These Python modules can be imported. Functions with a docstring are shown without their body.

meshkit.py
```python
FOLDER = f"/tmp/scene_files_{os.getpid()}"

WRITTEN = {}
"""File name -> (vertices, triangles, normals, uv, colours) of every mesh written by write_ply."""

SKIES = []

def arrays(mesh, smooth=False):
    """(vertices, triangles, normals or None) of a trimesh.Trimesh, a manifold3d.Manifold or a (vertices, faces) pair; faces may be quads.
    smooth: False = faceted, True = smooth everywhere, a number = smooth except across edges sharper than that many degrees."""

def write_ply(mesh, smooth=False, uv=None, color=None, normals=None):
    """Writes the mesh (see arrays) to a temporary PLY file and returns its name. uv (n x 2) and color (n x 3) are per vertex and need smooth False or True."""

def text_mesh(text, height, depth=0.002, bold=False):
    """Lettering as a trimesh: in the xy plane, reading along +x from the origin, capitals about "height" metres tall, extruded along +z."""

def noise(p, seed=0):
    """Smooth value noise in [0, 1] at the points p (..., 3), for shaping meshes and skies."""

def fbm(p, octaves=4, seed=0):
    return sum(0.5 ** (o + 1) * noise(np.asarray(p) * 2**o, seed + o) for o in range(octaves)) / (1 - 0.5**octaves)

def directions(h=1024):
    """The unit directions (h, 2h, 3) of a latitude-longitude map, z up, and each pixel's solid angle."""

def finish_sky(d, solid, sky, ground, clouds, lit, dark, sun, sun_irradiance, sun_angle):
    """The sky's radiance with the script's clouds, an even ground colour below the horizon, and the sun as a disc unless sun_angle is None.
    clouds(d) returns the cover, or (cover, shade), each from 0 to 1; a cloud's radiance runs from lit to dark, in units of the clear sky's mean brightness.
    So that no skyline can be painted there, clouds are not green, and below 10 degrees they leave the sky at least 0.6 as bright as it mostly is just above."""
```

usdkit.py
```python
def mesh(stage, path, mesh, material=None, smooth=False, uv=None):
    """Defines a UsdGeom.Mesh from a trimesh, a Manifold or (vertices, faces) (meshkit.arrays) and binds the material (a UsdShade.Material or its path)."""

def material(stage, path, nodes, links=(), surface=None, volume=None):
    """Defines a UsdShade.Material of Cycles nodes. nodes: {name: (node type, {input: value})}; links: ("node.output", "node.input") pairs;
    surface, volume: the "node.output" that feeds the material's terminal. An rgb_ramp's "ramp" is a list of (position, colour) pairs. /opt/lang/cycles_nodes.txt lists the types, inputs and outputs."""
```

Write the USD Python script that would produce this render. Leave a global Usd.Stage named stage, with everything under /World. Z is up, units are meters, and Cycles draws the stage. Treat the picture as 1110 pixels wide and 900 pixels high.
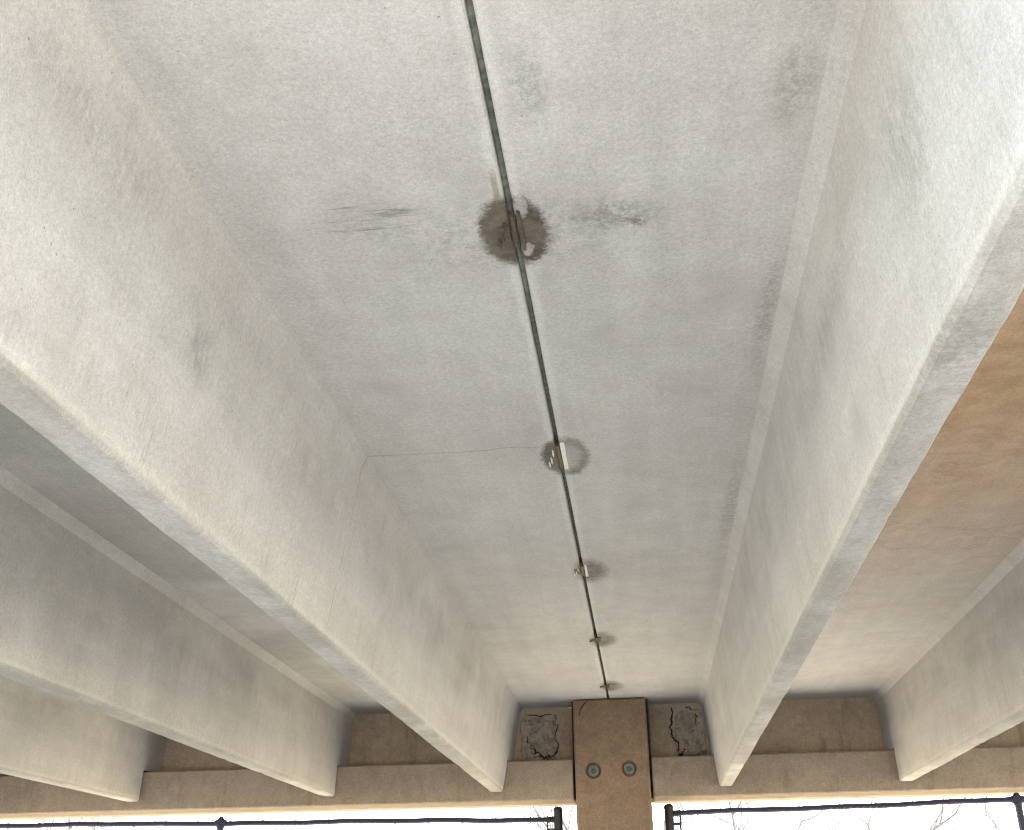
import math, random
import numpy as np, trimesh, usdkit, manifold3d
from meshkit import fbm
from shapely.geometry import Polygon
from pxr import Usd, UsdGeom, UsdLux, UsdShade, Gf, Sdf

random.seed(7)
RNG = np.random.default_rng(7)
stage = Usd.Stage.CreateInMemory()
UsdGeom.SetStageUpAxis(stage, UsdGeom.Tokens.z)
UsdGeom.SetStageMetersPerUnit(stage, 1.0)
UsdGeom.Xform.Define(stage, '/World')
UsdGeom.Scope.Define(stage, '/World/Looks')
stage.SetDefaultPrim(stage.GetPrimAtPath('/World'))

# ------------------------------------------------------------------ camera, sky, sun, exposure
EYE = 1.55                                   # eye height above the floor
PITCH, YAW, ROLL, CAM_X, F_PX = 0.43047, 0.10913, -0.01482, 0.2818, 1198.83
EXPOSURE = 3.0
SUN_EL, SUN_AZ = math.radians(38), math.radians(71)   # azimuth from +y towards +x
SKY = 0.11
SUN_I = 1.25

fw = np.array([-math.sin(YAW) * math.cos(PITCH), math.cos(YAW) * math.cos(PITCH), math.sin(PITCH)])
rt = np.array([math.cos(YAW), math.sin(YAW), 0.0])
up = np.cross(rt, fw)
rt, up = math.cos(ROLL) * rt + math.sin(ROLL) * up, -math.sin(ROLL) * rt + math.cos(ROLL) * up
cam = UsdGeom.Camera.Define(stage, '/World/camera')
M = np.eye(4)
M[0, :3], M[1, :3], M[2, :3], M[3, :3] = rt, up, -fw, (CAM_X, 0, EYE)
cam.AddTransformOp().Set(Gf.Matrix4d(*M.ravel().tolist()))
cam.CreateHorizontalApertureAttr(36.0)
cam.CreateVerticalApertureAttr(36.0 * 830 / 1024)
cam.CreateFocalLengthAttr(36.0 * F_PX / 1110)
cam.CreateClippingRangeAttr(Gf.Vec2f(0.05, 2000))
cam.CreateExposureAttr(EXPOSURE)

sd = np.array([math.sin(SUN_AZ) * math.cos(SUN_EL), math.cos(SUN_AZ) * math.cos(SUN_EL), math.sin(SUN_EL)])
sky = UsdLux.DomeLight.Define(stage, '/World/sky')
sky.GetPrim().SetCustomDataByKey('kind', 'structure')
skym = usdkit.material(stage, '/World/Looks/sky_air', {
    'sky': ('sky_texture', {'sky_type': 'single_scattering', 'sun_disc': False, 'sun_elevation': SUN_EL,
                            'sun_rotation': math.atan2(sd[0], sd[1])}),
    'bg': ('background_shader', {'strength': SKY})}, [('sky.color', 'bg.color')], surface='bg.background')
UsdShade.MaterialBindingAPI.Apply(sky.GetPrim()).Bind(skym)
sun = UsdLux.DistantLight.Define(stage, '/World/sun')
sun.CreateNormalizeAttr(True)
sun.CreateIntensityAttr(SUN_I)
sun.CreateAngleAttr(0.53)
sun.CreateColorAttr(Gf.Vec3f(1.0, 0.95, 0.87))
zx = np.cross([0, 0, 1.0], sd); zx /= np.linalg.norm(zx)
S = np.eye(4); S[0, :3], S[1, :3], S[2, :3] = zx, np.cross(sd, zx), sd
sun.AddTransformOp().Set(Gf.Matrix4d(*S.ravel().tolist()))

# ------------------------------------------------------------------ material helper
class G:
    """Collects a Cycles node graph; every method returns "node.output"."""
    def __init__(s):
        s.n, s.l, s.k = {}, [], 0
    def node(s, kind, out, vals=None, **links):
        s.k += 1; name = f'{kind}_{s.k}'
        v = dict(vals or {})
        for key, x in links.items():
            if isinstance(x, str) and '.' in x: s.l.append((x, f'{name}.{key}'))
            else: v[key] = x
        s.n[name] = (kind, v)
        return f'{name}.{out}'
    def m(s, t, a, b=None, c=None, clamp=False):
        kw = {'value1': a}
        if b is not None: kw['value2'] = b
        if c is not None: kw['value3'] = c
        return s.node('math', 'value', {'math_type': t, 'use_clamp': clamp}, **kw)
    def pos(s):
        if not hasattr(s, '_p'): s._p = s.node('geometry', 'position')
        return s._p
    def xyz(s):
        if not hasattr(s, '_x'):
            a = s.node('separate_xyz', 'x', vector=s.pos()).split('.')[0]
            s._x = (a + '.x', a + '.y', a + '.z')
        return s._x
    def noise(s, scale, detail=4, rough=0.55, stretch=None, loc=(0, 0, 0), dist=0.0):
        v = s.pos()
        if stretch is not None or loc != (0, 0, 0):
            v = s.node('mapping', 'vector', {'mapping_type': 'point', 'scale': stretch or (1, 1, 1), 'location': loc}, vector=v)
        return s.node('noise_texture', 'fac', {'scale': scale, 'detail': detail, 'roughness': rough, 'distortion': dist}, vector=v)
    def step(s, x, a, b, t0=0.0, t1=1.0):
        return s.node('map_range', 'result', {'range_type': 'smoothstep', 'from_min': a, 'from_max': b, 'to_min': t0, 'to_max': t1, 'clamp': True}, value=x)
    def lin(s, x, a, b, t0, t1):
        return s.node('map_range', 'result', {'range_type': 'linear', 'from_min': a, 'from_max': b, 'to_min': t0, 'to_max': t1, 'clamp': True}, value=x)
    def mix(s, fac, a, b):
        return s.node('mix', 'color', {'mix_type': 'mix'}, fac=fac, color1=a, color2=b)
    def mul(s, a, *b):
        for x in b: a = s.m('multiply', a, x)
        return a
    def band(s, x, a, b, soft):
        """1 between a and b."""
        return s.mul(s.step(x, a - soft, a + soft), s.step(x, b - soft, b + soft, 1, 0))
    def scale_col(s, col, f):
        g = s.node('combine_color', 'color', {'color_type': 'rgb'}, r=f, g=f, b=f)
        return s.node('mix', 'color', {'mix_type': 'multiply', 'fac': 1.0}, color1=col, color2=g)
    def done(s, name, col, rough=0.85, bump=None, bd=0.002, metallic=0.0, spec=0.35):
        kw = {'base_color': col, 'roughness': rough}
        if bump: kw['normal'] = s.node('bump', 'normal', {'strength': 1.0, 'distance': bd}, height=bump)
        out = s.node('principled_bsdf', 'BSDF', {'metallic': metallic, 'specular_ior_level': spec}, **kw)
        return usdkit.material(stage, '/World/Looks/' + name, s.n, s.l, surface=out)

H = EYE + 1.8388           # underside of the deck
D = 0.784                  # stem depth below it
Y_LEDGE, Y_WEB, Y_COL = 10.234, 10.62, 10.205
Z_LEDGE, Z_BOT = EYE + 1.317, EYE + 0.979
Y_NEAR = 0.55  # deck cut short here so daylight reaches its near end

def tee_material(name, flange):
    g = G(); x, y, z = g.xyz()
    big = g.noise(0.9, 5, 0.6)
    mid = g.noise(5.0, 5, 0.65)
    fine = g.noise(70.0, 3, 0.7)
    grain = g.noise(230.0, 2, 0.6)
    t = g.m('multiply_add', big, 0.5, g.m('multiply', mid, 0.5))
    col = g.mix(g.step(t, 0.3, 0.7), (0.47, 0.447, 0.425), (0.56, 0.543, 0.522))
    tone = g.m('multiply_add', fine, 0.60, 0.70)
    tone = g.m('multiply', tone, g.m('multiply_add', grain, 0.7, 0.65))
    # drawn-out streaks left by the steel form, along the tee
    st = g.noise(9.0, 4, 0.6, stretch=(1.0, 0.09, 1.0))
    tone = g.m('multiply', tone, g.lin(st, 0.3, 0.7, 0.93, 1.05))
    # small grey smudges and dirty patches
    sm = g.mul(g.step(g.noise(2.3, 6, 0.72, loc=(3.1, 0.4, 1)), 0.52, 0.72), g.step(fine, 0.32, 0.62))
    col = g.mix(g.m('multiply', sm, 0.30), col, (0.26, 0.245, 0.22))
    # rusty specks
    vor = g.node('voronoi_texture', 'distance', {'feature': 'f1', 'scale': 34.0}, vector=g.pos())
    sp = g.mul(g.step(vor, 0.10, 0.055), g.step(g.noise(1.7, 2, loc=(9, 2, 5)), 0.50, 0.62))
    col = g.mix(g.m('multiply', sp, 0.6), col, (0.30, 0.20, 0.11))
    hole = g.mul(g.step(g.node('voronoi_texture', 'distance', {'feature': 'f1', 'scale': 21.0}, vector=g.pos()), 0.075, 0.04), g.step(g.noise(2.9, 2, loc=(1, 7, 2)), 0.5, 0.6))
    col = g.mix(g.m('multiply', hole, 0.45), col, (0.14, 0.13, 0.12))
    # casting seam that crosses the left tee
    wob = g.m('multiply_add', g.noise(3.0, 4, 0.6), 0.10, -0.05)
    sy = g.m('absolute', g.m('subtract', g.m('add', y, wob), 4.33))
    crack = g.mul(g.step(sy, 0.0055, 0.002), g.step(x, -0.01, -0.03), g.step(x, -1.02, -1.0), g.step(g.noise(6, 3), 0.36, 0.5, 0.35, 1.0))
    col = g.mix(g.m('multiply', crack, 0.36), col, (0.12, 0.115, 0.10))
    bump = g.m('multiply_add', fine, 0.5, g.m('multiply_add', grain, 0.3, g.m('multiply', hole, -1.2)))
    if flange:
        # smooth pale lips on both sides of the joint
        ax = g.m('absolute', x)
        lip = g.mul(g.step(g.m('add', ax, g.m('multiply_add', g.noise(7, 5, 0.7), 0.05, -0.025)), 0.046, 0.026), 0.45)
        col = g.mix(lip, col, (0.66, 0.645, 0.61))
        # brown scorched and oil-soaked discs at the welded connectors (1.735 m apart)
        k = g.m('round', g.m('divide', g.m('subtract', y, 2.71), 1.735))
        dy = g.m('subtract', y, g.m('multiply_add', k, 1.735, 2.71))
        first = g.step(k, 0.6, 0.4)
        second = g.mul(g.step(k, 0.4, 0.6), g.step(k, 1.6, 1.4))
        rest = g.step(k, 1.4, 1.6)
        cx = g.m('multiply', g.m('subtract', 1.0, first), 0.028)
        ry = g.m('multiply_add', first, -0.04, g.m('multiply_add', rest, 0.05, 0.225))
        dx = g.m('divide', g.m('subtract', x, cx), g.m('multiply_add', g.mul(rest, g.step(x, 0.0, 0.03)), 0.05, g.m('multiply_add', rest, -0.02, 0.110)))
        dd = g.m('sqrt', g.m('add', g.m('multiply', dx, dx), g.m('power', g.m('absolute', g.m('divide', dy, ry)), 2.0)))
        dd = g.m('add', dd, g.m('multiply_add', g.noise(15, 7, 0.8), 0.62, -0.31))
        dd = g.m('add', dd, g.m('multiply_add', g.noise(75, 4, 0.75), 0.34, -0.17))
        disc = g.step(dd, 1.08, 0.80)
        inner = g.step(dd, 0.40, 0.80)                               # ring: centre washed pale, except the first
        soft = g.mul(rest, g.step(dd, 1.20, 0.35), g.lin(g.noise(14, 4, 0.7), 0.35, 0.6, 0.6, 1.0))
        ring = g.m('maximum', g.m('maximum', first, soft), g.mul(second, g.m('maximum', g.m('multiply_add', inner, g.lin(g.noise(9, 4, 0.6), 0.35, 0.6, 0.2, 0.62), 0.34), g.step(x, 0.01, -0.01))))
        bx = g.m('divide', g.m('subtract', x, 0.030), 0.021); b1 = g.m('divide', g.m('subtract', y, 2.585), 0.055); b2 = g.m('divide', g.m('subtract', y, 2.80), 0.035)
        bx = g.m('multiply', bx, bx); bn = g.m('multiply_add', g.noise(26, 4, 0.6), 2.6, -1.3)
        bite = g.mul(first, g.m('maximum', g.step(g.m('add', bn, g.m('add', bx, g.m('multiply', b1, b1))), 1.2, 0.6), g.step(g.m('add', bn, g.m('add', bx, g.m('multiply', b2, b2))), 1.2, 0.6)), 0.6)
        strength = g.m('multiply_add', first, 0.12, 0.82)
        col = g.mix(g.mul(disc, ring, strength, g.m('subtract', 1.0, bite)), col, g.mix(g.step(mid, 0.4, 0.6), (0.060, 0.046, 0.030), (0.115, 0.088, 0.058)))
        core = g.mul(g.m('multiply_add', first, 0.45, 0.55), g.step(dd, 0.6, 0.1), g.step(x, 0.012, -0.005))
        col = g.mix(g.m('multiply', core, 0.8), col, (0.035, 0.027, 0.02))
        drip = g.mul(first, g.step(g.m('absolute', g.m('add', x, 0.028)), 0.014, 0.004), g.band(y, 2.42, 2.62, 0.05))
        col = g.mix(g.m('multiply', drip, 0.55), col, (0.16, 0.12, 0.06))
        bump = g.m('multiply_add', g.m('multiply', disc, g.noise(55, 4, 0.7)), 2.0, bump)
        # grey soot dragged sideways from the connectors
        halo = g.mul(g.step(g.m('add', g.m('absolute', dy), g.m('multiply_add', g.noise(4, 3), 0.3, -0.15)), 0.24, 0.02), g.step(ax, 0.50, 0.08), g.step(g.noise(24, 5, 0.75), 0.42, 0.62))
        col = g.mix(g.m('multiply', halo, g.m('multiply_add', first, 0.26, 0.12)), col, (0.20, 0.19, 0.17))
        def smudge(cx_, cy_, rx_, ry_, a, c, sc=45):
            nonlocal col
            u = g.m('divide', g.m('subtract', x, cx_), rx_); w = g.m('divide', g.m('subtract', y, cy_), ry_)
            r = g.m('sqrt', g.m('add', g.m('multiply', u, u), g.m('multiply', w, w)))
            r = g.m('add', r, g.m('multiply_add', g.noise(9, 4), 0.8, -0.4))
            col = g.mix(g.mul(g.step(r, 1.0, 0.2), g.step(g.noise(sc, 4, 0.8), 0.38, 0.60), a), col, c)
        smudge(0.30, 2.66, 0.20, 0.10, 0.55, (0.16, 0.15, 0.135))
        smudge(0.36, 2.70, 0.05, 0.04, 0.7, (0.15, 0.14, 0.12))
        smudge(0.10, 2.08, 0.07, 0.22, 0.45, (0.19, 0.19, 0.18))
        smudge(0.74, 2.18, 0.08, 0.22, 0.45, (0.24, 0.20, 0.14))
        smudge(0.78, 3.3, 0.05, 0.6, 0.45, (0.20, 0.19, 0.16))
        smudge(0.78, 5.2, 0.05, 0.9, 0.40, (0.20, 0.18, 0.15))
        smudge(-0.42, 2.62, 0.20, 0.14, 0.30, (0.22, 0.21, 0.19))
        # long curved scuffs, like wood grain rubbed off a form
        arc = g.node('mapping', 'vector', {'mapping_type': 'point', 'rotation': (0, 0, 0.33), 'scale': (2.2, 30.0, 1.0)}, vector=g.pos())
        scf = g.node('noise_texture', 'fac', {'scale': 1.6, 'detail': 5, 'roughness': 0.7, 'distortion': 0.4}, vector=arc)
        u = g.m('divide', g.m('add', x, 0.42), 0.20); w = g.m('divide', g.m('subtract', y, 2.57), 0.12)
        reg = g.step(g.m('add', g.m('multiply', u, u), g.m('multiply', w, w)), 1.0, 0.3)
        col = g.mix(g.mul(reg, g.step(scf, 0.53, 0.62), 0.6), col, (0.17, 0.165, 0.15))
        # fine crossing scratches
        scr2 = g.node('noise_texture', 'fac', {'scale': 3.0, 'detail': 4, 'roughness': 0.7, 'distortion': 0.8}, vector=g.node('mapping', 'vector', {'mapping_type': 'point', 'rotation': (0, 0, -0.9), 'scale': (1.2, 26.0, 1.0)}, vector=g.pos()))
        col = g.mix(g.mul(g.step(scr2, 0.63, 0.69), g.step(g.noise(2.6, 4, 0.6, loc=(7, 1, 0)), 0.55, 0.68), 0.35), col, (0.20, 0.19, 0.17))
        # warm ambient light on the right-hand deck, painted into its colour
        warm_light = g.mul(g.step(g.m('add', x, g.m('multiply_add', g.noise(2.2, 4), 0.2, -0.1)), 0.95, 1.15),
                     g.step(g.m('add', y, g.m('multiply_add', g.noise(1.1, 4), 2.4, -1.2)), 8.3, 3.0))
        warm_light = g.m('multiply', warm_light, g.lin(g.noise(6, 7, 0.75, stretch=(1, 0.5, 1), loc=(2, 9, 0)), 0.3, 0.62, 1.0, 0.80))
        warm_lines = g.mul(g.step(g.m('absolute', g.m('subtract', g.noise(1.5, 4, 0.55, loc=(3, 3, 0)), 0.5)), 0.02, 0.004), g.step(x, 1.0, 1.2), g.step(y, 7.5, 5.0))  # wavy brown lines that go with the painted warm light
        col = g.mix(g.m('multiply', warm_lines, 0.25), col, (0.2, 0.13, 0.08))
        col = g.mix(g.m('multiply', warm_light, 0.93), col, g.mix(g.step(mid, 0.35, 0.65), (0.49, 0.28, 0.13), (0.59, 0.37, 0.19)))
        # chalky efflorescence blooms
        eff = g.mul(g.step(g.noise(3.4, 7, 0.75, loc=(4, 4, 0)), 0.60, 0.74), g.step(g.noise(40, 3), 0.4, 0.6))
        col = g.mix(g.m('multiply', eff, 0.45), col, (0.66, 0.63, 0.58))
        # dimmer light on the decks to the left, painted as loose dark patches
        dim_left = g.mul(g.step(x, -1.0, -1.3), g.step(g.noise(0.7, 6, 0.65, loc=(5, 2, 0)), 0.36, 0.60))
        col = g.mix(g.m('multiply', dim_left, 0.38), col, (0.20, 0.19, 0.165))
    else:
        # vertical runs on the stem faces and grey scuffs on the soffits
        run = g.noise(14, 5, 0.7, stretch=(1, 1, 0.12))
        low = g.step(z, H - 0.2, H - D + 0.02)
        col = g.mix(g.mul(g.step(run, 0.52, 0.72), 0.20), col, (0.25, 0.24, 0.215))
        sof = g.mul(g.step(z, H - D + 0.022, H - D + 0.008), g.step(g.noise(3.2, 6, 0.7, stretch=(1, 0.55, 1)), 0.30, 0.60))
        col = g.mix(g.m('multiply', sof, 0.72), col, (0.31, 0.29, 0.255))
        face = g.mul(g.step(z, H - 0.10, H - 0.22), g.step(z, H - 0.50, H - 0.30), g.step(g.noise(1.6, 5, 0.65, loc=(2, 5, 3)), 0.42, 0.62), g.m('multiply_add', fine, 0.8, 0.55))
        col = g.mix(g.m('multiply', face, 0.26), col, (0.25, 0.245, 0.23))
        comb = g.mul(g.step(g.noise(75, 2, 0.5, stretch=(0.2, 1, 0.03)), 0.60, 0.72), g.step(z, H - D + 0.30, H - D + 0.10), g.step(g.noise(1.3, 3, loc=(5, 1, 1)), 0.47, 0.6))
        col = g.mix(g.m('multiply', comb, 0.30), col, (0.2, 0.19, 0.16))
        for sx, yc, zc, ry_, rz_, amt in ((-1, 2.66, EYE + 1.49, 0.13, 0.13, 0.55), (-1, 1.95, EYE + 1.66, 0.55, 0.10, 0.36), (1, 1.9, EYE + 1.45, 0.22, 0.24, 0.42), (1, 2.9, EYE + 1.55, 0.5, 0.14, 0.34), (1, 2.1, EYE + 1.06, 0.3, 0.03, 0.6)):
            u = g.m('divide', g.m('subtract', y, yc), ry_); w = g.m('divide', g.m('subtract', z, zc), rz_)
            q = g.m('add', g.m('sqrt', g.m('add', g.m('multiply', u, u), g.m('multiply', w, w))), g.m('multiply_add', g.noise(6, 5, 0.7, stretch=(1, 1, 0.3)), 1.2, -0.6))
            mk = g.mul(g.step(q, 1.0, 0.15), g.step(g.noise(38, 4, 0.8, stretch=(1, 1, 0.35)), 0.34, 0.62), g.step(x, 0.0, 0.01 * sx), g.step(g.m('absolute', x), 1.6, 1.5), amt)
            col = g.mix(mk, col, (0.24, 0.235, 0.215))
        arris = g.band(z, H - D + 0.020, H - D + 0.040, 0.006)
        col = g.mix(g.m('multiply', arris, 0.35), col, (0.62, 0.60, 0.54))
        dim_left = g.mul(g.step(x, -2.0, -2.3), g.step(g.noise(0.8, 6, 0.65, loc=(1, 6, 2)), 0.40, 0.62))
        col = g.mix(g.m('multiply', dim_left, 0.20), col, (0.22, 0.21, 0.18))  # the same dimness painted onto the left outer stems
    return g.done(name, g.scale_col(col, tone), 0.9, bump, 0.0012, spec=0.25)

def brown_concrete(name, c0, c1, cracks=False):
    g = G(); x, y, z = g.xyz()
    big = g.noise(1.4, 5, 0.6); mid = g.noise(8, 5, 0.65); fine = g.noise(60, 3, 0.7); grain = g.noise(150, 2, 0.6)
    col = g.mix(g.step(g.m('multiply_add', big, 0.5, g.m('multiply', mid, 0.5)), 0.32, 0.68), c0, c1)
    st = g.step(g.noise(5, 5, 0.7, stretch=(1, 1, 0.25), loc=(3, 1, 2)), 0.55, 0.72)
    col = g.mix(g.m('multiply', st, 0.35), col, (0.13, 0.085, 0.055))
    if cracks:
        col = g.mix(g.mul(g.step(g.noise(13, 6, 0.8, loc=(1, 8, 4)), 0.46, 0.64), 0.6), col, (0.06, 0.045, 0.035))
    mg = g.noise(28, 4, 0.75)
    tone = g.mul(g.m('multiply_add', fine, 0.8, 0.60), g.m('multiply_add', grain, 0.7, 0.65), g.m('multiply_add', mg, 0.55, 0.725))
    col = g.mix(g.mul(g.step(g.noise(2.1, 5, 0.7, loc=(6, 2, 9)), 0.50, 0.72), 0.45), col, (0.16, 0.135, 0.11))
    rustrun = g.mul(g.step(g.noise(9, 4, 0.65, stretch=(1, 1, 0.1), loc=(0, 3, 1)), 0.58, 0.70), 0.30)
    col = g.mix(rustrun, col, (0.20, 0.12, 0.07))
    return g.done(name, g.scale_col(col, tone), 0.9, g.m('add', fine, mg), 0.004, spec=0.25)

def plain(name, c0, c1, rough, scale=30, metallic=0.0, bd=0.0008):
    g = G()
    n = g.noise(scale, 5, 0.65)
    return g.done(name, g.mix(g.step(n, 0.3, 0.7), c0, c1), rough, n, bd, metallic, 0.4)

MAT = {
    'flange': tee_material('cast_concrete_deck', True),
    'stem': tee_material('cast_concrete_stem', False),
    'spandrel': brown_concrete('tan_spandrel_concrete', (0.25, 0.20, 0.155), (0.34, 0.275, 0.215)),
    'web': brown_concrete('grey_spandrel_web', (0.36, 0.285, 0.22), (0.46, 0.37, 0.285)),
    'patch': brown_concrete('mottled_grout', (0.24, 0.20, 0.17), (0.44, 0.38, 0.325), True),
    'column': brown_concrete('tan_column_concrete', (0.205, 0.14, 0.093), (0.29, 0.205, 0.14)),
    'crackfill': plain('black_crack_filler', (0.02, 0.017, 0.015), (0.045, 0.035, 0.03), 0.8),
    'sealant': plain('weathered_green_sealant', (0.095, 0.10, 0.083), (0.25, 0.262, 0.22), 0.6, 26),
    'steel': plain('pale_galvanised_steel', (0.62, 0.61, 0.58), (0.80, 0.79, 0.76), 0.45, 60, 0.0),
    'burnt': plain('burnt_weld_steel', (0.045, 0.034, 0.025), (0.12, 0.09, 0.065), 0.5, 80, 0.3),
    'bolt': plain('dull_green_bolt_steel', (0.10, 0.125, 0.115), (0.20, 0.225, 0.20), 0.5, 70, 0.2),
    'boltdark': plain('dark_bolt_head', (0.05, 0.055, 0.05), (0.10, 0.11, 0.10), 0.5, 70, 0.2),
    'vinyl': plain('dark_blue_vinyl_coating', (0.018, 0.018, 0.045), (0.035, 0.035, 0.08), 0.45, 40),
    'vinylblack': plain('black_vinyl_coating', (0.012, 0.012, 0.016), (0.025, 0.025, 0.03), 0.45, 40),
    'wire': plain('pale_fence_wire', (0.45, 0.45, 0.46), (0.6, 0.6, 0.6), 0.4, 40),
    'bark': plain('pale_winter_bark', (0.13, 0.105, 0.10), (0.22, 0.18, 0.165), 0.9, 18, 0, 0.004),
}

# ------------------------------------------------------------------ scene helpers
USED = {}
def numbered(path):
    n = USED.get(path, -1) + 1; USED[path] = n
    return path if n == 0 else f'{path}_{n:03d}'
def tag(prim, label=None, cat=None, group=None, kind=None):
    for k, v in (('label', label), ('category', cat), ('group', group), ('kind', kind)):
        if v: prim.SetCustomDataByKey(k, v)
    return prim
class Thing:
    def __init__(s, name, label, cat, loc=(0, 0, 0), group=None):
        s.path = numbered('/World/' + name); s.loc = np.array(loc, float)
        x = UsdGeom.Xform.Define(stage, s.path); x.AddTranslateOp().Set(Gf.Vec3d(*map(float, loc)))
        tag(x.GetPrim(), label, cat, group)
    def part(s, name, mesh, mat, parent=None, smooth=35, label=None, kind=None):
        """mesh in world coordinates"""
        m = trimesh.Trimesh(mesh.vertices - s.loc, mesh.faces, process=False)
        p = numbered((parent or s.path) + '/' + name)
        prim = usdkit.mesh(stage, p, m, MAT[mat], smooth).GetPrim()
        tag(prim, label, kind=kind)
        return p
def structure(name, mesh, mat):
    p = numbered('/World/' + name)
    tag(usdkit.mesh(stage, p, mesh, mat, 35).GetPrim(), kind='structure')
def tm(man):
    m = man.to_mesh()
    return trimesh.Trimesh(m.vert_properties[:, :3], m.tri_verts, process=False)
def cat(*ms): return trimesh.util.concatenate(list(ms))
def rbox(x0, x1, y0, y1, z0, z1, r=0.008):
    """box with rounded (chamfered) edges"""
    pts = []
    for a in (0, 1):
        for b in (0, 1):
            for c in (0, 1):
                p = np.array([(x0, x1)[a], (y0, y1)[b], (z0, z1)[c]]); d = np.array([1 - 2 * a, 1 - 2 * b, 1 - 2 * c]) * r
                for k in range(3):
                    q = p + d; q[k] = p[k]; pts.append(q)
    return tm(manifold3d.Manifold.hull_points(np.array(pts)))
def tube(pts, rad, sides=8, cap=True):
    p = np.asarray(pts, float); n = len(p)
    t = np.gradient(p, axis=0); t /= np.linalg.norm(t, axis=1, keepdims=True) + 1e-12
    ref = np.where(np.abs(t[:, 2:]) < 0.9, [0, 0, 1.0], [1.0, 0, 0])
    a = np.cross(t, ref); a /= np.linalg.norm(a, axis=1, keepdims=True); b = np.cross(t, a)
    ang = np.arange(sides) * 2 * np.pi / sides
    r = np.broadcast_to(rad, (n,))[:, None, None]
    v = (p[:, None] + r * (np.cos(ang)[None, :, None] * a[:, None] + np.sin(ang)[None, :, None] * b[:, None])).reshape(-1, 3)
    i, j = np.meshgrid(np.arange(n - 1), np.arange(sides), indexing='ij')
    q = np.stack([i * sides + j, i * sides + (j + 1) % sides, (i + 1) * sides + (j + 1) % sides, (i + 1) * sides + j], -1).reshape(-1, 4)
    f = [q[:, [0, 2, 1]], q[:, [0, 3, 2]]]
    if cap:
        for base, fl in ((0, 1), ((n - 1) * sides, -1)):
            f.append(np.array([[base, base + k, base + k + 1][::fl] for k in range(1, sides - 1)]))
    return trimesh.Trimesh(v, np.vstack(f), process=False)
def resample(poly, step):
    out = []
    for a, b in zip(poly, poly[1:] + poly[:1]):
        a, b = np.array(a), np.array(b); n = max(1, int(np.ceil(np.linalg.norm(b - a) / step)))
        out += [a + (b - a) * k / n for k in range(n)]
    return np.array(out)
def extrude_y(poly, y0, y1, step_y, step_p, caps=(True, True)):
    """closed xz outline (counter-clockwise) extruded along y with a grid of vertices"""
    o = resample(poly, step_p); ys = np.linspace(y0, y1, max(2, int(round((y1 - y0) / step_y)) + 1)); n = len(o)
    v = np.concatenate([np.column_stack([o[:, 0], np.full(n, y), o[:, 1]]) for y in ys])
    i, j = np.meshgrid(np.arange(len(ys) - 1), np.arange(n), indexing='ij')
    a, b, c, d = i * n + j, i * n + (j + 1) % n, (i + 1) * n + (j + 1) % n, (i + 1) * n + j
    f = [np.stack([a, b, c], -1).reshape(-1, 3), np.stack([a, c, d], -1).reshape(-1, 3)]
    import mapbox_earcut as ec
    tri = np.array(ec.triangulate_float64(o, np.array([n], np.uint32))).reshape(-1, 3)
    e1, e2 = o[tri[:, 1]] - o[tri[:, 0]], o[tri[:, 2]] - o[tri[:, 0]]
    bad = (e1[:, 0] * e2[:, 1] - e1[:, 1] * e2[:, 0]) < 0
    tri[bad] = tri[bad][:, ::-1]
    if caps[0]: f.append(tri)
    if caps[1]: f.append(tri[:, ::-1] + (len(ys) - 1) * n)
    return trimesh.Trimesh(v, np.vstack(f), process=False)

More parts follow.
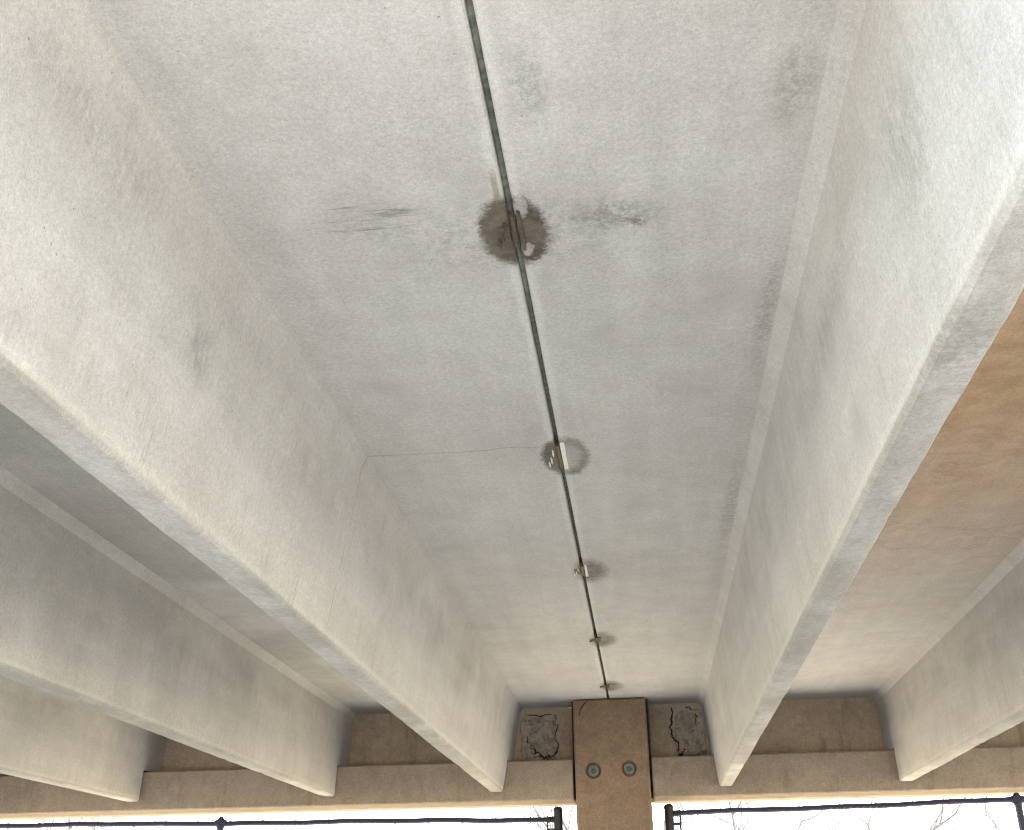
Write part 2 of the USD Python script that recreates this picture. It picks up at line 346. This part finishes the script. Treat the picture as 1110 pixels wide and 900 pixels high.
# ------------------------------------------------------------------ ground and garage floor
def ground_material():
    g = G()
    a, b, c = g.noise(0.25, 5), g.noise(3, 6, 0.7), g.noise(40, 4, 0.7)
    col = g.mix(g.step(g.m('multiply_add', a, 0.5, g.m('multiply', b, 0.5)), 0.4, 0.6), (0.33, 0.265, 0.135), (0.41, 0.335, 0.195))
    return g.done('dry_winter_grass', g.scale_col(col, g.m('multiply_add', c, 0.6, 0.7)), 0.95, c, 0.02)
def floor_material():
    g = G()
    a, b, c = g.noise(0.6, 5), g.noise(4, 6, 0.7), g.noise(60, 3, 0.7)
    col = g.mix(g.step(g.m('multiply_add', a, 0.5, g.m('multiply', b, 0.5)), 0.4, 0.6), (0.56, 0.53, 0.465), (0.66, 0.63, 0.56))
    return g.done('worn_concrete_floor', g.scale_col(col, g.m('multiply_add', c, 0.3, 0.85)), 0.85, c, 0.002)
xs = np.concatenate([[-600, -200, -80], np.arange(-40, 41, 2.0), [80, 200, 600]])
gx, gy = np.meshgrid(xs, xs + 5, indexing='ij')
gz = (fbm(np.stack([gx * 0.15, gy * 0.15, gx * 0], -1), 3, 3) - 0.5) * 0.5 * np.clip((np.hypot(gx, gy - 5) - 20) / 20, 0, 1) - 0.06
n_ = len(xs); i, j = np.meshgrid(np.arange(n_ - 1), np.arange(n_ - 1), indexing='ij'); k = (i * n_ + j).ravel()
structure('ground', trimesh.Trimesh(np.column_stack([gx.ravel(), gy.ravel(), gz.ravel()]), np.vstack([np.column_stack([k, k + n_, k + n_ + 1]), np.column_stack([k, k + n_ + 1, k + 1])]), process=False), ground_material())
structure('garage_floor', rbox(-13, 18, -9, 10.95, -0.3, 0.0, 0.02), floor_material())

# ------------------------------------------------------------------ double tees
def wobble(m, seed, amp=0.0035):
    v = m.vertices.copy()
    n = np.stack([fbm(v * 1.1 + 5 * s, 3, seed + 11 * s) - 0.5 for s in range(3)], -1)
    n2 = np.stack([fbm(v * 9 + 5 * s, 2, seed + 31 * s) - 0.5 for s in range(3)], -1)
    v += (n * amp * 2 + n2 * amp * 0.5) * [1, 0, 1]
    return trimesh.Trimesh(v, m.faces, process=False)
def stem_mesh(cx, tl, tr, seed, fine, fl=0.045):
    """cx: centre of the soffit; tl, tr: where the fillets end on the deck, left and right"""
    w = 0.058
    zb = H - D
    prof = [(cx - w + 0.012, zb), (cx + w - 0.012, zb), (cx + w, zb + 0.013), (tr - fl, H - 0.05), (tr, H - 0.001), (tr, H + 0.03), (tl, H + 0.03), (tl, H - 0.001), (tl + fl, H - 0.05), (cx - w, zb + 0.013)]
    sy, sp = (0.022, 0.05) if fine else (0.25, 0.2)
    y1 = Y_LEDGE - 0.018
    main = extrude_y(prof, Y_NEAR, y1, sy, sp)
    zd = Z_LEDGE + 0.012
    f = (zd - zb - 0.013) / (H - 0.05 - zb - 0.013)
    xl, xr = cx - w + f * (tl + fl - cx + w), cx + w + f * (tr - fl - cx - w)
    dap = extrude_y([(xl, zd), (xr, zd), (tr - fl, H - 0.05), (tr, H - 0.001), (tr, H + 0.03), (tl, H + 0.03), (tl, H - 0.001), (tl + fl, H - 0.05)], y1, Y_WEB - 0.015, sy, sp, caps=(False, True))
    m = wobble(cat(main, dap), seed)
    if fine:
        v = m.vertices; low = (v[:, 2] < zb + 0.03)
        side = np.sign(v[:, 0] - cx)
        chip = np.clip(fbm(np.column_stack([v[:, 1] * 6, side * 7, v[:, 1] * 0]), 3, seed + 3) - 0.70, 0, 1) * 0.03
        rag = (fbm(np.column_stack([v[:, 1] * 22, side * 5, v[:, 1] * 0]), 2, seed + 8) - 0.5) * 0.0028
        edge = low & (np.abs(v[:, 0] - cx) > 0.035)
        v[edge, 2] += chip[edge] * np.where(v[edge, 2] < zb + 0.006, 0.9, 0.5) + rag[edge]
        v[edge, 0] -= side[edge] * (chip[edge] * 0.5 + rag[edge] * 0.5)
        m = trimesh.Trimesh(v, m.faces, process=False)
    return m
def flange_mesh(x0, x1, seed, fine):
    c = 0.005
    prof = [(x0 + c, H), (x1 - c, H), (x1, H + c), (x1, H + 0.10), (x0, H + 0.10), (x0, H + c)]
    m = extrude_y(prof, Y_NEAR, Y_WEB - 0.012, 0.06 if fine else 0.3, 0.06 if fine else 0.4)
    return wobble(m, seed, 0.0022)
# name, label, x0, x1, stems (centre, fillet left, fillet right)
TEES = [
    ('grey precast double tee left of the sealed joint with a fine seam across it', -3.40, -0.009,
     [(-1.026, -1.22, -0.825, 0.022), (-2.552, -2.70, -2.42)], True),
    ('precast double tee right of the sealed joint with warm light painted brown on the deck between its stems', 0.010, 3.45,
     [(0.984, 0.812, 1.16), (2.508, 2.385, 2.63)], True),
    ('precast double tee at far left showing one stem in the lower left corner', -6.95, -3.42,
     [(-4.388, -4.53, -4.25), (-5.92, -6.07, -5.77)], False),
    ('precast double tee at far right beyond the bay painted with warm light', 3.47, 7.0,
     [(4.50, 4.36, 4.64), (6.03, 5.89, 6.17)], False),
    ('added unseen double tee outermost on the left, blocking light', -10.5, -6.97, [(-7.95, -8.09, -7.81), (-9.48, -9.62, -9.34)], False),  # out of view, put in to block light from the left
    ('unseen double tee third on the right, blocking light', 7.02, 10.5, [(8.0, 7.86, 8.14), (9.53, 9.39, 9.67)], False),  # out of view, keeps light off from the right
    ('added double tee outside the picture to block side light, second beyond the warm painted bay', 10.52, 14.0, [(11.5, 11.36, 11.64), (13.03, 12.89, 13.17)], False), ('added double tee outside the picture to block side light, outermost to the right of all', 14.02, 17.5, [(15.0, 14.86, 15.14), (16.53, 16.39, 16.67)], False)]  # both added out of view to block side light on the stems
for n, (lab, x0, x1, stems, fine) in enumerate(TEES):
    t = Thing('double_tee', lab, 'concrete beam', ((x0 + x1) / 2, Y_NEAR, H - D), 'double tees of the deck')
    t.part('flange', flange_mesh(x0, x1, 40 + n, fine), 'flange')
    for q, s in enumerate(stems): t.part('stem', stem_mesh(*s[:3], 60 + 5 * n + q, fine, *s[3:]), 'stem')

# sealant in the joint between the two middle tees, sagging and uneven
ys = np.arange(Y_NEAR, Y_WEB - 0.015, 0.03)
prof = [(-0.0125, 0.021), (-0.004, 0.017), (0.004, 0.020), (0.0145, 0.026), (0.0145, 0.07), (-0.0125, 0.07)]
v = np.array([[x, y, H + z + 0.016 * (fbm(np.array([[y * 2.7, 0, 0]]), 4, 3)[0] - 0.5) + min(0.03, 0.006 * max(0, y - 2))] for y in ys for x, z in prof])
n6 = len(prof); i, j = np.meshgrid(np.arange(len(ys) - 1), np.arange(n6), indexing='ij')
a, b, c, d = i * n6 + j, i * n6 + (j + 1) % n6, (i + 1) * n6 + (j + 1) % n6, (i + 1) * n6 + j
seal = trimesh.Trimesh(v, np.vstack([np.stack([a, b, c], -1).reshape(-1, 3), np.stack([a, c, d], -1).reshape(-1, 3)]), process=False)
Thing('joint_sealant', 'grey green sealant line running down the deck joint between the two middle tees', 'sealant', (0, 0, H)).part('sealant_strip', seal, 'sealant')

# welded flange connectors along the joint
CL = ['large brown scorched weld connector nearest the camera on the deck joint', 'weld connector with bright steel strip inside a pale brown ring on the joint',
      'third weld connector along the joint with small bright steel edge', 'small dark weld connector second from the column top',
      'small dark weld connector on the joint just above the column']
def lump(c, r, seed):
    s = trimesh.creation.icosphere(2, 1.0); n = fbm(s.vertices * 2.2 + seed, 3, seed)[:, None]
    return trimesh.Trimesh(s.vertices * (0.7 + 0.6 * n) * np.array(r) + np.array(c), s.faces, process=False)
def ragged_plate(cx, cy, w, l, z0, z1, seed):
    a = np.linspace(0, 2 * np.pi, 28, endpoint=False)
    r = 0.85 + 0.3 * fbm(np.column_stack([np.cos(a) * 1.6, np.sin(a) * 1.6, a * 0 + seed]), 3, seed)
    sq = np.maximum(np.abs(np.cos(a)), np.abs(np.sin(a)))
    pts = np.column_stack([cx + w / 2 * np.cos(a) / sq * r, cy + l / 2 * np.sin(a) / sq * r])
    m = trimesh.creation.extrude_polygon(Polygon(pts).buffer(0), z1 - z0); m.apply_translation([0, 0, z0])
    return m
for kx in range(5):
    cy = 2.71 + 1.735 * kx
    t = Thing('weld_connector', CL[kx], 'weld plate', (0, cy, H), 'weld connectors along the joint')
    bright = kx in (1, 2)        # these two still show clean metal
    L_ = (0.20, 0.30, 0.22, 0.15, 0.13)[kx]
    t.part('steel_plate', ragged_plate(0.022, cy - 0.01, (0.012, 0.018, 0.014, 0.024, 0.024)[kx], L_, H - 0.005, H + 0.004, 3 + kx), 'steel' if bright else 'burnt')
    t.part('steel_plate', ragged_plate(-0.030, cy + 0.01, 0.034, L_ * 0.45, H - 0.002, H + 0.004, 13 + kx), 'burnt')
    t.part('slug_bar', tube([(0.001, cy - L_ * 0.42, H + 0.008), (0.001, cy + L_ * 0.42, H + 0.008)], 0.0115, 10), 'burnt')
    for q in range(3):
        t.part('weld_bead', lump((-0.024 - 0.012 * q, cy + (-0.035, 0.02, 0.05)[q] * L_ / 0.2, H - 0.004), (0.004, 0.026 * L_ / 0.2, 0.004), 5 * kx + q), 'steel' if bright else 'burnt')

# ------------------------------------------------------------------ spandrels, column
def spandrel(x0, x1, label):
    t = Thing('spandrel_beam', label, 'concrete beam', ((x0 + x1) / 2, Y_LEDGE, Z_BOT), 'ledged spandrels either side of the column')
    t.part('ledge', rbox(x0, x1, Y_LEDGE, Y_WEB + 0.01, Z_BOT, Z_LEDGE, 0.010), 'spandrel')
    t.part('web', rbox(x0, x1, Y_WEB, Y_WEB + 0.22, Z_BOT + 0.002, H + 1.15, 0.010), 'web')
    xe = x1 if x1 < 0 else x0
    xc = CX0 if x1 < 0 else CX1
    t.part('joint_filler', rbox(min(xe, xc) + 0.001, max(xe, xc) - 0.001, Y_LEDGE + 0.10, Y_WEB + 0.15, Z_BOT + 0.004, H + 0.02, 0.002), 'crackfill')
    return t
CX0, CX1 = -0.322, 0.334
sl = spandrel(-10.6, -0.344, 'brown concrete spandrel beam left of the column with tees on its ledge')
sr = spandrel(0.354, 17.6, 'brown concrete spandrel beam right of the column with tees on its ledge')  # right end lengthened out of view along with the light-blocking tees
def grout_patch(t, x0, x1, z0, z1, seed, border):
    a = np.linspace(0, 2 * np.pi, 44, endpoint=False); sq = np.maximum(np.abs(np.cos(a)), np.abs(np.sin(a)))
    r = 0.66 + 0.52 * fbm(np.column_stack([np.cos(a) * 2.4, np.sin(a) * 2.4, a * 0 + seed]), 4, seed)
    pts = np.column_stack([(x0 + x1) / 2 + (x1 - x0) / 2 * np.cos(a) / sq * r, (z0 + z1) / 2 + (z1 - z0) / 2 * np.sin(a) / sq * r])
    pts[:, 0] = np.clip(pts[:, 0], x0, x1); pts[:, 1] = np.clip(pts[:, 1], z0, z1)
    P0 = Polygon(pts).buffer(0)
    nx_, nz_ = 46, 46
    ux, uz = np.meshgrid(np.linspace(x0, x1, nx_), np.linspace(z0, z1, nz_), indexing='ij')
    from shapely import contains_xy
    ins = contains_xy(P0.buffer(-0.012), ux, uz)
    q3 = np.stack([ux * 9, uz * 9, ux * 0 + seed], -1)
    dep = np.where(ins, 0.006 + 0.030 * np.clip(fbm(q3, 4, seed) - 0.30, 0, 1) + 0.012 * (fbm(q3 * 5, 2, seed + 2) - 0.5), -0.004)
    v = np.column_stack([ux.ravel(), (Y_WEB - dep).ravel(), uz.ravel()])
    i, j = np.meshgrid(np.arange(nx_ - 1), np.arange(nz_ - 1), indexing='ij'); k = (i * nz_ + j).ravel()
    m = trimesh.Trimesh(v, np.vstack([np.column_stack([k, k + nz_, k + nz_ + 1]), np.column_stack([k, k + nz_ + 1, k + 1])]), process=False)
    t.part('grout_patch', m, 'patch', label='mottled grout patch beside the column')
    for line, w in border:
        P = np.array(line, float); s = np.linspace(0, 1, 40); u = np.linspace(0, 1, len(P))
        px, pz = np.interp(s, u, P[:, 0]), np.interp(s, u, P[:, 1])
        nz = fbm(np.column_stack([s * 12, s * 0, s * 0 + seed]), 4, seed) - 0.5
        nx = fbm(np.column_stack([s * 12, s * 0 + 4, s * 0 + seed]), 4, seed + 3) - 0.5
        wv = w * (0.35 + 1.5 * fbm(np.column_stack([s * 16, s * 0 + 8, s * 0]), 3, seed + 5))
        wv[[0, -1]] = 0.001
        t.part('crack', tube(np.column_stack([px + 0.07 * nx, np.full(40, Y_WEB - 0.010), pz + 0.07 * nz]), wv, 6), 'crackfill')
grout_patch(sl, -0.86, -0.49, Z_LEDGE + 0.01, H - 0.05, 2, [
    ([(-0.80, H - 0.06), (-0.56, H - 0.07), (-0.50, H - 0.17), (-0.50, H - 0.36), (-0.53, H - 0.44)], 0.004),
    ([(-0.74, H - 0.36), (-0.66, H - 0.44), (-0.52, H - 0.43), (-0.49, H - 0.36)], 0.007),
    ([(-0.80, H - 0.25), (-0.72, H - 0.42), (-0.58, H - 0.47)], 0.004)])
grout_patch(sr, 0.57, 0.90, Z_LEDGE + 0.01, H - 0.04, 9, [
    ([(0.57, H - 0.03), (0.555, H - 0.16), (0.57, H - 0.30), (0.62, H - 0.40), (0.60, H - 0.47)], 0.006),
    ([(0.60, H - 0.46), (0.66, H - 0.46), (0.65, H - 0.38)], 0.007),
    ([(0.70, H - 0.03), (0.80, H - 0.10), (0.78, H - 0.20)], 0.004)])

CX0, CX1 = -0.322, 0.334
colman = manifold3d.Manifold.hull_points(np.array(rbox(CX0, CX1, Y_COL, Y_COL + 0.62, -0.02, H - 0.006, 0.016).vertices))
BOLTS = [(-0.160, EYE + 1.212), (0.155, EYE + 1.222)]
for bx, bz in BOLTS:
    cyl = manifold3d.Manifold.cylinder(0.12, 0.069, 0.069, 32).rotate([90, 0, 0]).translate([bx, Y_COL + 0.05, bz])
    colman = colman - cyl
t = Thing('concrete_column', 'tan concrete column with two bolt heads carrying the spandrels', 'column', (0.006, Y_COL + 0.31, 0))
t.part('shaft', tm(colman), 'column', smooth=30)
s_ = np.linspace(0, 1, 14)
t.part('crack', tube(np.column_stack([CX0 + 0.055 + 0.09 * s_ ** 1.6, np.full(14, Y_COL - 0.001), H - 0.15 + 0.14 * s_ ** 0.8]), 0.0045 * (0.4 + np.sin(np.pi * s_ * 0.9 + 0.2)), 6), 'crackfill')
def disc(r, y0, y1, x, z, n=28, bev=0.004):
    m = manifold3d.Manifold.hull_points(np.array([(x + rr * math.cos(a), yy, z + rr * math.sin(a)) for rr, yy in ((r, y1), (r, y0 + bev), (r - bev, y0)) for a in np.linspace(0, 2 * math.pi, n, endpoint=False)]))
    return tm(m)
for bx, bz in BOLTS:
    w_ = t.part('washer', disc(0.050, Y_COL + 0.024, Y_COL + 0.051, bx, bz), 'bolt')
    t.part('bolt_head', disc(0.022, Y_COL - 0.004, Y_COL + 0.026, bx, bz, 6, 0.003), 'boltdark', parent=w_)

# ------------------------------------------------------------------ chain-link fences
Y_F = 10.50
def fence(x_end, x_far, slope, zr, posts, label):
    """x_end: terminal post by the column; the rail climbs by slope per metre away from it"""
    t = Thing('chain_link_fence', label, 'fence', (x_end, Y_F, 0), 'chain-link fences between columns')
    sgn = 1 if x_far > x_end else -1
    rail = lambda x: EYE + zr + slope * abs(x - x_end)
    zt = EYE + 0.950
    # terminal post with domed cap
    t.part('terminal_post', tube([(x_end, Y_F, 0), (x_end, Y_F, zt - 0.035)], 0.040, 16), 'vinylblack')
    dome = trimesh.creation.icosphere(2, 0.043); dome.vertices[:, 2] *= 0.75; dome.apply_translation([x_end, Y_F, zt - 0.036])
    t.part('post_cap', dome, 'vinylblack')
    x = np.linspace(x_end + sgn * 0.04, x_far, 60)
    sag = 0.004 * np.sin(x * 2.3) + 0.003 * np.sin(x * 7.1)
    t.part('top_rail', tube(np.column_stack([x, np.full(60, Y_F), [rail(q) for q in x] + sag]), 0.0215, 10), 'vinyl')
    xb = x_end + sgn * 0.095
    t.part('tension_bar', tube([(xb, Y_F - 0.01, 0.1), (xb, Y_F - 0.01, EYE + zr + 0.03)], 0.009, 6), 'vinylblack')
    for zz in np.arange(EYE + zr - 0.09, 0.2, -0.38):
        t.part('tension_band', cat(rbox(min(x_end, xb) - 0.01, max(x_end, xb) + 0.01, Y_F - 0.048, Y_F - 0.043, zz - 0.011, zz + 0.011, 0.001), tube([(xb, Y_F - 0.06, zz), (xb, Y_F + 0.02, zz)], 0.010, 8)), 'vinylblack')
    t.part('rail_cup', tube([(x_end + sgn * 0.03, Y_F, rail(x_end)), (x_end + sgn * 0.085, Y_F, rail(x_end))], 0.028, 10), 'vinylblack')
    for px in posts:
        t.part('line_post', tube([(px, Y_F, 0), (px, Y_F, rail(px) + 0.01)], 0.030, 12), 'vinyl')
        lo = cat(tube([(px, Y_F, rail(px) - 0.045), (px, Y_F, rail(px) + 0.03), (px, Y_F, rail(px) + 0.055)], [0.036, 0.034, 0.015], 12),
                 tube([(px - 0.05, Y_F, rail(px)), (px + 0.05, Y_F, rail(px))], 0.030, 12))
        t.part('loop_cap', lo, 'vinyl')
    # tie wires: little bumps along the rail
    ties = [tube([(q + 0.008 * math.cos(a), Y_F + 0.0245 * math.cos(a), rail(q) + 0.0245 * math.sin(a)) for a in np.linspace(0, 2 * math.pi, 9)], 0.004, 4, False)
            for q in np.arange(x_end + sgn * 0.25, x_far, sgn * 0.31)]
    for m in ties[:40]: t.part('tie_wire', m, 'vinyl')
    # woven fabric, up to the rail
    ms = []; p = 0.056
    zs = np.arange(0.05, EYE + 0.95, p / 2 * 1.0)
    for q in np.arange(0, abs(x_far - x_end) - 0.12, p):
        x0 = xb + sgn * q
        zz = zs[zs < rail(x0) - 0.005]
        ph = np.where(np.arange(len(zz)) % 2 == 0, 0.0, p / 2 + 0.002)
        ms.append(tube(np.column_stack([x0 + sgn * ph, Y_F - 0.026 + 0.003 * (np.arange(len(zz)) % 2), zz]), 0.0011, 3, False))
    t.part('wire_mesh', cat(*ms), 'wire', smooth=False, kind='stuff')
fence(-0.506, -10.4, 0.0115, 0.838, (-3.636, -6.75, -9.9), 'dark chain-link fence with top rail left of the column')
fence(0.482, 10.4, 0.0155, 0.864, (3.47, 6.5, 9.5), 'dark chain-link fence with top rail right of the column')

# ------------------------------------------------------------------ bare winter trees outside
def bare_tree(x, y, h, seed, label):
    rng = np.random.default_rng(seed)
    t = Thing('bare_tree', label, 'tree', (x, y, -0.1), 'bare trees beyond the fence')
    tr, cr = [], []
    def grow(p, d, length, r, depth):
        n = 7; pts = [p]; dd = d.copy()
        for k in range(n):
            dd = dd + rng.normal(0, 0.10, 3) + [0, 0, 0.05]; dd /= np.linalg.norm(dd)
            pts.append(pts[-1] + dd * length / n)
        (tr if depth == 0 else cr).append(tube(pts, np.linspace(r, r * (0.5 if depth < 4 else 0.3), n + 1), 7 if depth < 2 else 4, False))
        if depth >= 4 or r < 0.004: return
        for q in range(5 if depth == 0 else 4):
            f = rng.uniform(0.35, 1.0) if q else 1.0
            k = int(f * n); b = pts[k]
            side = np.cross(dd, rng.normal(0, 1, 3)); side /= np.linalg.norm(side)
            nd = dd * 0.75 + side * rng.uniform(0.4, 0.9); nd /= np.linalg.norm(nd)
            grow(b, nd, length * rng.uniform(0.5, 0.75), r * rng.uniform(0.4, 0.6), depth + 1)
    grow(np.array([x, y, -0.1]), np.array([rng.normal(0, .05), 0, 1.0]), h * 0.42, h * 0.010, 0)
    t.part('trunk', cat(*tr), 'bark'); t.part('crown', cat(*cr), 'bark')
TR = [(-9.6, 19, 6.0, 1, 'small bare tree seen under the spandrel at far left'), (-1.3, 22, 6.5, 2, 'bare tree showing just left of the column'),
      (0.9, 21, 6.0, 3, 'bare tree showing just right of the column'), (2.6, 24, 6.2, 4, 'bare tree second to the right of the column'),
      (5.6, 26, 6.6, 5, 'bare tree third to the right of the column'), (7.6, 23, 5.6, 8, 'bare tree farthest right beyond the fence')]
for a in TR: bare_tree(*a)
